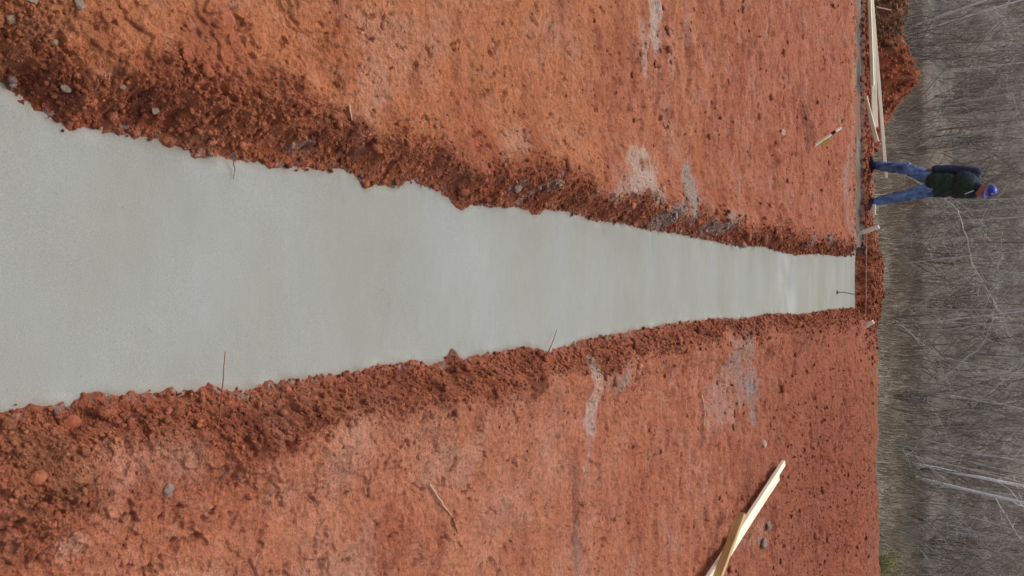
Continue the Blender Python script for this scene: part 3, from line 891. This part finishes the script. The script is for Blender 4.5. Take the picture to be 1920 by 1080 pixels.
# (photo column of the foot, distance, radius, lean, tint, label)
G1 = (.50, .49, .47); PALE = (.80, .78, .75); DK = (.30, .27, .24); GB = (.40, .36, .31)
TREES = [
 (52, 30, .035, -.20, PALE, 'thin pale leaning trunk of a pair beyond the dirt mound'),
 (64, 31, .030, -.17, PALE, 'second pale leaning trunk hugging the first beyond the mound'),
 (205, 33, .022, -.08, G1, 'slender grey trunk rising behind the long board end'),
 (150, 38, .03, .03, GB, 'brownish thin tree behind the tip of the mound'),
 (245, 36, .03, -.03, DK, 'dark slender tree just left of the man'),
 (290, 41, .03, .04, G1, 'grey tree close behind the left shoulder of the man'),
 (420, 35, .02, -.05, PALE, 'thin whitish trunk just right of the man'),
 (455, 44, .04, .05, DK, 'dark stout tree behind the tall pale stake'),
 (520, 33, .022, -.03, G1, 'thin grey trunk straight behind the concrete end'),
 (560, 31, .018, .06, (.24, .22, .14), 'mossy thin trunk behind the red bank'),
 (600, 40, .035, .02, DK, 'dark trunk behind the short stake'),
 (625, 34, .022, -.06, G1, 'grey trunk right of the short stake'),
 (660, 45, .045, .03, GB, 'brown trunk deep in the woods right of the trench'),
 (700, 32, .020, -.04, G1, 'grey sapling at the rim right of the trench'),
 (745, 38, .03, .06, DK, 'dark crooked tree in the middle right woods'),
 (800, 42, .035, -.04, GB, 'brown tree between the trench and the pale twin trunks'),
 (838, 33, .016, .02, PALE, 'hair thin pale sapling left of the twin trunks'),
 (868, 30, .050, .09, (.92, .92, .95), 'stout pale grey trunk, the left of the bright twins'),
 (893, 30.5, .045, .11, (.85, .85, .88), 'stout pale grey trunk, the right of the bright twins'),
 (945, 34, .024, .16, G1, 'slim grey tree leaning right beyond the twins'),
 (985, 39, .035, .04, DK, 'dark tree right of the leaning slim one'),
 (1020, 36, .025, -.05, G1, 'grey tree above the yellow green bush'),
 (1062, 42, .04, .03, GB, 'brown tree at the lower edge of the woods'),
 (20, 40, .04, .02, DK, 'dark tree at the upper edge of the woods'),
 (110, 46, .045, -.03, G1, 'grey tree deep behind the clod mound'),
 (335, 47, .04, -.02, GB, 'brown tree hidden partly by the torso of the man'),
 (490, 50, .045, .02, GB, 'brown tree deep behind the bank'),
 (905, 48, .05, -.03, GB, 'brown tree deep behind the bright twins'),
]
for i, (py, y, rad, lean, tint, lab) in enumerate(TREES):
    x = (py - 540) / FPX * (y * cp + (CAMH + 1.4) * sp)
    tree(x, y, random.uniform(8, 13), rad, lean, 900 + i, lab, tint)

for i in range(60):
    y = random.uniform(27, 52); py = random.uniform(-20, 1100)
    c = random.choice([(.75, .73, .70), (.55, .53, .50), (.60, .56, .50), (.38, .34, .30)])
    t = tree((py - 540) / FPX * (y * cp + 3 * sp), y, random.uniform(5, 9), random.uniform(.010, .020), random.uniform(-.22, .22), 2000 + i,
         'slender bare sapling, one of many alike scattered through the grey woods', c, 'slender saplings scattered through the woods')
    t.name = 'bare_sapling'; t['category'] = 'sapling'

# crooked pale boughs hanging low through the brush
def bough(pts, y, r0, label, seed):
    r = np.random.default_rng(seed); P = [atd(a, b, y + r.uniform(-.6, .6)) for a, b in pts]
    P = np.array([p[:] for p in P]); tt = np.linspace(0, 1, len(P)); t2 = np.linspace(0, 1, 26)
    Q = np.stack([np.interp(t2, tt, P[:, k]) for k in range(3)], 1); Q[1:-1] = (Q[:-2] + Q[1:-1] + Q[2:]) / 3
    Q[1:] += r.normal(0, .03, (25, 3))
    T = Tubes(); c = (.60, .58, .55); T.add(Q, np.linspace(r0, r0 * .4, 26), 5, c)
    for k in range(34):
        j = r.integers(2, 25); a = r.uniform(0, 2 * np.pi); L = r.uniform(.3, 1.3)
        W = Q[j] + np.array([math.cos(a), r.uniform(-.5, .5), math.sin(a)]) * L * np.linspace(0, 1, 5)[:, None]; W[1:] += r.normal(0, .05 * L, (4, 3))
        T.add(W, np.linspace(r0 * .4, r0 * .15, 5), 3, c)
    return tag(T.build('fallen_bough', M['brush']), label, 'bough', 'fallen boughs caught in the brush')
bough([(1700, 330), (1790, 385), (1812, 440), (1825, 500), (1862, 560), (1900, 640)], 29, .022, 'crooked pale bough slanting down right of the man', 1)
bough([(1700, 760), (1790, 690), (1850, 640), (1872, 540), (1880, 430)], 31, .018, 'forked pale bough arching behind the trench end', 2)
bough([(1720, 10), (1880, 25), (1888, 60), (1940, 95)], 30, .018, 'pale bough curling off the twin leaning trunks', 3)
bough([(1700, 860), (1850, 740), (1900, 700), (1940, 650)], 33, .015, 'thin pale bough left of the bright stout twins', 4)
bough([(1660, 200), (1760, 190), (1890, 160), (1930, 260)], 32, .014, 'thin bough beyond the red tip of the mound', 5)
bough([(1690, 960), (1790, 985), (1850, 1005), (1930, 1010)], 31, .014, 'low bough sweeping out beyond the bright twins', 6)

# dry grass on the slope
def grass():
    r = np.random.default_rng(77); n = 90000
    y = 16.5 + 16 * r.random(n) ** .8; x = r.uniform(-1, 1, n) * (2.5 + y * .46)
    z = hq(x, y); L = r.uniform(.08, .38, n) * (.7 + .6 * (fbm(x, y, .6, 2, 601) > 0)); a = r.uniform(0, 2 * np.pi, n); w = r.uniform(.003, .008, n); ln = r.uniform(.1, .7, n)
    dx, dy = np.cos(a), np.sin(a)
    b0 = np.stack([x - dy * w, y + dx * w, z - .02], 1); b1 = np.stack([x + dy * w, y - dx * w, z - .02], 1)
    mid = np.stack([x + dx * L * ln * .4, y + dy * L * ln * .4, z + L * .6], 1)
    t0 = mid - np.stack([dy * w, -dx * w, 0 * w], 1) * .7; t1 = mid + np.stack([dy * w, -dx * w, 0 * w], 1) * .7
    tip = np.stack([x + dx * L * ln, y + dy * L * ln, z + L * .95], 1)
    V = np.stack([b0, b1, t1, t0, tip], 1).reshape(-1, 3)
    i = np.arange(n)[:, None] * 5
    F = np.concatenate([i + np.array([[0, 1, 2]]), i + np.array([[0, 2, 3]]), i + np.array([[3, 2, 4]])])
    c = np.where((r.random(n) < .5)[:, None], np.array([[.36, .29, .215]]), np.array([[.27, .22, .175]])) * r.uniform(.8, 1.15, n)[:, None]
    c = c * .85 * (1 + .4 * fbm(x, y, .5, 3, 602))[:, None]
    tag(mesh_np('dry_grass', V, F, M['grass'], tint=np.repeat(c, 5, 0)), 'tan dry grass on the slope between the clay and woods', 'grass', kind='stuff')
grass()

def bush():
    x, y = atd(1658, 1060, 21.5)[:2]; z = float(hq(x, y)[0]); r = np.random.default_rng(9)
    root = empty('evergreen_bush', (x, y, z), 'low yellow green bush on the slope at the lower edge', 'bush')
    T = Tubes(); tips = []
    for k in range(40):
        a = r.uniform(0, 6.28); l = r.uniform(.15, .5); L = r.uniform(.3, .95)
        P = np.array([math.cos(a) * l, math.sin(a) * l, 1]) * L * np.linspace(0, 1, 6)[:, None]; P[1:] += r.normal(0, .02, (5, 3))
        T.add(P, np.linspace(.008, .003, 6), 4, (.12, .10, .06)); tips += [P[j] for j in range(2, 6)]
    T.build('stems', M['brush'], root)
    n = 2400; tips = np.array(tips); c = tips[r.integers(0, len(tips), n)] + r.normal(0, .07, (n, 3))
    a = r.normal(0, 1, (n, 3)); a /= np.linalg.norm(a, axis=1)[:, None]; b = np.cross(a, r.normal(0, 1, (n, 3))); b /= np.linalg.norm(b, axis=1)[:, None]
    L = r.uniform(.012, .03, n)[:, None]
    V = np.stack([c - a * L, c + b * L * .45, c + a * L, c - b * L * .45], 1).reshape(-1, 3)
    F = np.arange(n * 4).reshape(-1, 4)
    tt = np.array([[.36, .34, .15]]) * r.uniform(.55, 1.3, n)[:, None]
    mesh_np('foliage', V, F, M['grass'], root, tint=np.repeat(tt, 4, 0))
bush()
# ------------------------------------------------------------------ the man on the edge of the pad
def blob_mesh(name, parts, voxel, mat, parent=None, smooth=6, wrinkle=0.0, wf=30, seed=0, cuts=None):
    """one continuous skin over tapered limbs (a, b, ra, rb[, squash vector]) and ellipsoids (c, (rx,ry,rz)[, rotz])"""
    us, vs_ = 14, 8
    th, ph = np.meshgrid(np.linspace(0, np.pi, vs_ + 1)[1:-1], np.linspace(0, 2 * np.pi, us, endpoint=False), indexing='ij')
    SV = np.concatenate([np.stack([np.sin(th) * np.cos(ph), np.sin(th) * np.sin(ph), np.cos(th)], -1).reshape(-1, 3), [[0, 0, 1], [0, 0, -1]]])
    nk = vs_ - 1; SF = []
    for i in range(nk - 1):
        for k in range(us): SF += [(i * us + k, (i + 1) * us + k, (i + 1) * us + (k + 1) % us), (i * us + k, (i + 1) * us + (k + 1) % us, i * us + (k + 1) % us)]
    for k in range(us): SF += [(nk * us, k, (k + 1) % us), (nk * us + 1, (nk - 1) * us + (k + 1) % us, (nk - 1) * us + k)]
    SF = np.array(SF); Vs, Fs, off = [], [], 0
    for p in parts:
        if len(p) <= 3 and not isinstance(p[1], Vector):
            rz = p[2] if len(p) == 3 else 0
            c_, s_ = math.cos(rz), math.sin(rz)
            q = SV * np.array(p[1]); q = np.stack([q[:, 0] * c_ - q[:, 1] * s_, q[:, 0] * s_ + q[:, 1] * c_, q[:, 2]], 1) + np.array(p[0])
            Vs.append(q); Fs.append(SF + off); off += len(q)
        else:
            a, b, ra, rb = p[:4]; a = np.array(a); d = np.array(b) - a; L = np.linalg.norm(d)
            n = max(3, int(L / (min(ra, rb) * .45)) + 1)
            for i in range(n + 1):
                t = i / n; Vs.append(SV * (ra + (rb - ra) * t) + a + d * t); Fs.append(SF + off); off += len(SV)
    o = mesh_np(name, np.concatenate(Vs), np.concatenate(Fs), mat); me = o.data
    m = o.modifiers.new('r', 'REMESH'); m.mode = 'VOXEL'; m.voxel_size = voxel; m.use_smooth_shade = True
    if smooth: s = o.modifiers.new('s', 'SMOOTH'); s.iterations = smooth; s.factor = .5
    COL.objects.unlink(o)
    tmp = bpy.data.scenes.new('tmp'); tmp.collection.objects.link(o)      # bake in a scene of its own, quick
    vl = tmp.view_layers[0]; vl.update(); dg = vl.depsgraph
    me2 = bpy.data.meshes.new_from_object(o.evaluated_get(dg)); o.modifiers.clear(); o.data = me2; bpy.data.meshes.remove(me)
    tmp.collection.objects.unlink(o); bpy.data.scenes.remove(tmp); COL.objects.link(o)
    me2.name = name
    n = len(me2.vertices); co = np.zeros(n * 3, dtype=np.float32); me2.vertices.foreach_get('co', co); co = co.reshape(-1, 3)
    if wrinkle:
        no = np.zeros(n * 3, dtype=np.float32); me2.vertices.foreach_get('normal', no); no = no.reshape(-1, 3)
        w = 1 - np.abs(fbm(co[:, 0] + co[:, 1] * .8 + 5, co[:, 2] * 1.25 + co[:, 0] * .9, wf, 2, seed)) * 2.4
        w2 = fbm(co[:, 0] - co[:, 1], co[:, 2] + 3, wf * .45, 2, seed + 5)
        co = co + no * (wrinkle * (w - .5) + wrinkle * 1.2 * w2)[:, None]
        me2.vertices.foreach_set('co', co.astype(np.float32).ravel())
    if cuts:
        bm = bmesh.new(); bm.from_mesh(me2)
        for pco, pno in cuts:
            g = bm.verts[:] + bm.edges[:] + bm.faces[:]
            bmesh.ops.bisect_plane(bm, geom=g, plane_co=pco, plane_no=pno, clear_outer=True)
        bm.to_mesh(me2); bm.free()
    me2.polygons.foreach_set('use_smooth', np.ones(len(me2.polygons), dtype=bool))
    me2.materials.clear(); me2.materials.append(mat)
    o.parent = parent
    return o

def mat_denim():
    m, nt, b = new_mat('denim')
    n1 = noise(nt, 9, 4, .6, coords(nt, (1, 1, .5))); n2 = noise(nt, 300, 2, .5, coords(nt))
    mix = nt.nodes.new('ShaderNodeMix'); mix.data_type = 'RGBA'
    mix.inputs['A'].default_value = (.035, .080, .22, 1); mix.inputs['B'].default_value = (.18, .30, .56, 1)
    mr = nt.nodes.new('ShaderNodeMapRange'); mr.inputs['From Min'].default_value = .38; mr.inputs['From Max'].default_value = .62
    nt.links.new(n1.outputs['Fac'], mr.inputs['Value']); nt.links.new(mr.outputs[0], mix.inputs['Factor'])
    nt.links.new(mult(nt, mix.outputs['Result'], n2.outputs['Fac'], .8, 1.2), b.inputs['Base Color'])
    b.inputs['Roughness'].default_value = .9
    return m

def man():
    bx_, by_ = -1.66, 13.86
    root = empty('person', (bx_, by_, 0), 'person in blue cap, green vest and jeans standing on the clay edge looking down', 'person')
    v = Vector
    skin = mat_plain('skin', (.32, .16, .115), .6, .9, 1.08, 30, .0005)
    denim = mat_denim(); navy = mat_plain('navy_cloth', (.030, .042, .085), .85, .7, 1.3, 25, .002)
    green = mat_plain('green_vest', (.020, .046, .034), .8, .6, 1.4, 22, .003)
    blue = mat_plain('blue_cap', (.008, .030, .40), .5, .85, 1.2, 40, .0006, spec=.6)
    boot = mat_plain('dark_boot', (.022, .026, .055), .6, .7, 1.4, 40, .001)
    hairm = mat_plain('brown_hair', (.05, .03, .02), .8, .7, 1.3, 90, .002)
    white = mat_plain('white_cord', (.55, .62, .58), .7)
    gl, gr_ = gz(bx_ - .37, by_ + .12), gz(bx_ + .27, by_ - .16)
    # joints: A = viewer's left (his right)
    hipA, hipB = v((-.09, .02, .87)), v((.095, -.03, .86))
    kneA, kneB = v((-.27, -.05, .50)), v((.185, -.13, .46))
    ankA, ankB = v((-.37, .12, gl + .10)), v((.25, -.16, gr_ + .10))
    pel, wai, che, nek = v((0, 0, .93)), v((.01, 0, 1.08)), v((.04, -.02, 1.32)), v((.10, -.05, 1.50))
    shA, shB = v((-.125, .05, 1.47)), v((.205, -.04, 1.45))
    elA, elB = v((-.205, .05, 1.17)), v((.19, .17, 1.18))
    wrA, wrB = v((-.225, -.05, .90)), v((.05, .22, 1.02))
    hd = v((.185, -.125, 1.615)); fz = math.atan2(-.80, .60) + math.pi / 2     # facing: right and towards the camera
    f = v((.60, -.80, 0)); s = v((.80, .60, 0))
    F = lambda a, b_, c: hd + f * a + s * b_ + v((0, 0, c)) - v((0, 0, a * .35))
    parts = [(hipA, kneA, .082, .055), (kneA, ankA, .052, .038), (hipB, kneB, .082, .055), (kneB, ankB, .052, .038),
             (pel, (.155, .105, .12)), (wai, (.145, .10, .14)), (che, (.165, .11, .19), .25), (shA, shB, .06, .06),
             (che, nek, .09, .058), (nek, hd, .056, .055),
             (shA, elA, .05, .038), (elA, wrA, .038, .026), (shB, elB, .05, .038), (elB, wrB, .038, .026),
             (hd, (.080, .096, .116), fz), (F(.035, 0, -.045), (.055, .062, .07), fz), (F(.07, 0, -.085), F(.05, 0, -.10), .024, .024),
             (F(.088, 0, .015), F(.112, 0, -.025), .010, .016), (F(.098, .02, -.033), F(.098, -.02, -.033), .010, .010),
             (F(.088, .030, .032), F(.088, -.030, .032), .012, .012), (F(.090, .014, -.062), F(.090, -.014, -.062), .010, .010),
             (F(-.005, .082, -.03), F(-.01, .082, .02), .012, .015), (F(-.005, -.082, -.03), F(-.01, -.082, .02), .012, .015)]
    def hand(w, d, pn, th):
        d = d.normalized(); sd_ = d.cross(pn).normalized(); pn = sd_.cross(d).normalized(); P = []
        P += [(w, w + d * .045, .024, .026)]
        for k, (o_, L) in enumerate(((-.028, .062), (-.009, .072), (.010, .068), (.028, .052))):
            a = w + d * .03 + sd_ * o_ * .7; b_ = w + d * .085 + sd_ * o_
            c = b_ + (d + pn * .35).normalized() * L * .5; e = c + (d + pn * 1.0).normalized() * L * .5
            P += [(a, b_, .014, .0115), (b_, c, .0105, .0095), (c, e, .0095, .0075)]
        t0 = w + d * .025 - sd_ * .022 * th * -1; t1 = t0 + (d * .5 + sd_ * th * .8 + pn * .3).normalized() * .04; t2 = t1 + (d * .9 + sd_ * th * .2 + pn * .4).normalized() * .032
        P += [(t0, t1, .0135, .0115), (t1, t2, .011, .009)]
        return P
    parts += hand(wrA, v((.12, -.12, -1)), v((.9, -.2, 0)), 1)
    parts += hand(wrB, v((-.85, .1, -.35)), v((0, -.8, -.3)), 1)
    # soles inside the boots
    fa, fb = v((-.55, -.83, 0)).normalized(), v((.62, -.78, 0)).normalized()
    for ank, d in ((ankA, fa), (ankB, fb)): parts += [(ank, ank + v((0, 0, -.05)), .036, .036), (ank + v((0, 0, -.06)), ank + d * .15 + v((0, 0, -.07)), .032, .024)]
    body = blob_mesh('body', parts, .0075, skin, root, 4)
    # trousers
    jp = [(hipA, kneA, .112, .090), (kneA, ankA + v((0, 0, .02)), .090, .078), (hipB, kneB, .112, .090), (kneB, ankB + v((0, 0, .02)), .090, .078),
          (v((0, 0, .95)), (.172, .125, .13)), (hipA, hipB, .10, .10)]
    jeans = blob_mesh('jeans', jp, .011, denim, root, 4, .016, 13, 31, [(v((0, 0, 1.06)), v((0, 0, 1)))])
    # shirt with long sleeves
    sp_ = [(che, (.195, .140, .20), .25), (wai, (.160, .118, .16)), (shA, shB, .070, .066), (shA, elA, .092, .080), (elA, wrA + v((0, .0, .02)), .078, .056),
           (shB, elB, .070, .054), (elB, wrB, .054, .040), (che, nek + v((0.01, -.01, .015)), .10, .074)]
    shirt = blob_mesh('shirt', sp_, .011, navy, root, 5, .007, 15, 47)
    # vest
    vp = [(che + v((.03, -.012, -.01)), (.200, .158, .20), .25), (wai + v((.03, -.012, -.02)), (.200, .155, .20)), (v((.02, -.01, .93)), (.205, .158, .19)), (shA + v((.07, -.02, -.01)), shB + v((-.03, 0, 0)), .078, .074)]
    vest = blob_mesh('vest', vp, .011, green, root, 5, .009, 10, 59, [(v((0, 0, .80)), v((0, 0, -1)))])
    ch = [(v((.17, -.16, 1.45)), v((.20, -.185, 1.38)), .010, .010), (v((.20, -.185, 1.38)), v((.215, -.180, 1.34)), .010, .010)]
    blob_mesh('cord', ch, .006, white, vest, 2)
    cl = [(nek + f * .045 + s * .05 + v((0, 0, -.01)), nek + f * .045 - s * .05 + v((0, 0, -.01)), .022, .022), (nek - f * .05 + s * .05, nek - f * .05 - s * .05, .028, .028),
          (nek + f * .045 + s * .05 + v((0, 0, -.01)), nek - f * .05 + s * .05, .022, .026), (nek + f * .045 - s * .05 + v((0, 0, -.01)), nek - f * .05 - s * .05, .022, .026)]
    blob_mesh('collar', cl, .008, navy, shirt, 3)
    # hair under the cap, cap with brim
    blob_mesh('hair', [(F(-.03, 0, .005), (.080, .082, .095), fz)], .010, hairm, root, 3, .004, 60, 3)
    crown = blob_mesh('cap', [(F(-.008, 0, .062), (.087, .103, .078), fz), (F(.0, 0, .045), (.086, .102, .045), fz)], .008, blue, root, 3, .002, 20, 8, [(F(0, 0, .030), (v((0, 0, -1)) - f * .35).normalized())])
    bm = bmesh.new(); rows = []
    for i in range(9):
        r_ = []
        for j in range(13):
            a = (j / 12 - .5) * 2.1; t = i / 8
            R1 = .088; rx = .088 * math.cos(a) + t * .075 * math.cos(a) ** .7 if math.cos(a) > 0 else .088 * math.cos(a)
            yy = .084 * math.sin(a) * (1 + .05 * t)
            r_.append(bm.verts.new(F(rx, yy, .040 - .10 * yy * yy * 30 * .3 - .012 * t)))
        rows.append(r_)
    for i in range(8):
        for j in range(12): bm.faces.new((rows[i][j], rows[i + 1][j], rows[i + 1][j + 1], rows[i][j + 1]))
    br = bm_obj('brim', bm, blue, crown, True); md = br.modifiers.new('t', 'SOLIDIFY'); md.thickness = .005
    blob_mesh('cap_highlight', [(F(.066, .0, .098), (.022, .032, .020), fz)], .006, mat_plain('pale_highlight', (.45, .50, .75), .5), crown, 2)  # pale blob paints the highlight on the cap front
    for k in (-1, 1):
        blob_mesh('eye', [(F(.086, .031 * k, .010), (.010, .010, .007))], .003, mat_plain('eye', (.10, .07, .05), .3), root, 1)
    # boots
    for ank, d in ((ankA, fa), (ankB, fb)):
        z0 = ank.z - .10
        g = [(ank + v((0, 0, .03)), ank + v((0, 0, -.03)), .056, .058), (v((ank.x, ank.y, z0 + .045)) - d * .03, v((ank.x, ank.y, z0 + .045)) + d * .12, .046, .046),
             (v((ank.x, ank.y, z0 + .038)) + d * .12, v((ank.x, ank.y, z0 + .034)) + d * .19, .046, .036)]
        b_ = blob_mesh('boot', g, .009, boot, root, 3, .002, 30, 4)
        so = [(v((ank.x, ank.y, z0 + .014)) - d * .05, v((ank.x, ank.y, z0 + .014)) + d * .20, .014, .014)]
        sd2 = v((-d.y, d.x, 0))
        so = [(p[0] + sd2 * w, p[1] + sd2 * w, .014, .014) for p in so for w in (-.034, -.017, 0, .017, .034)]
        blob_mesh('sole', so, .008, M['black'], b_, 2)
    return root
man()
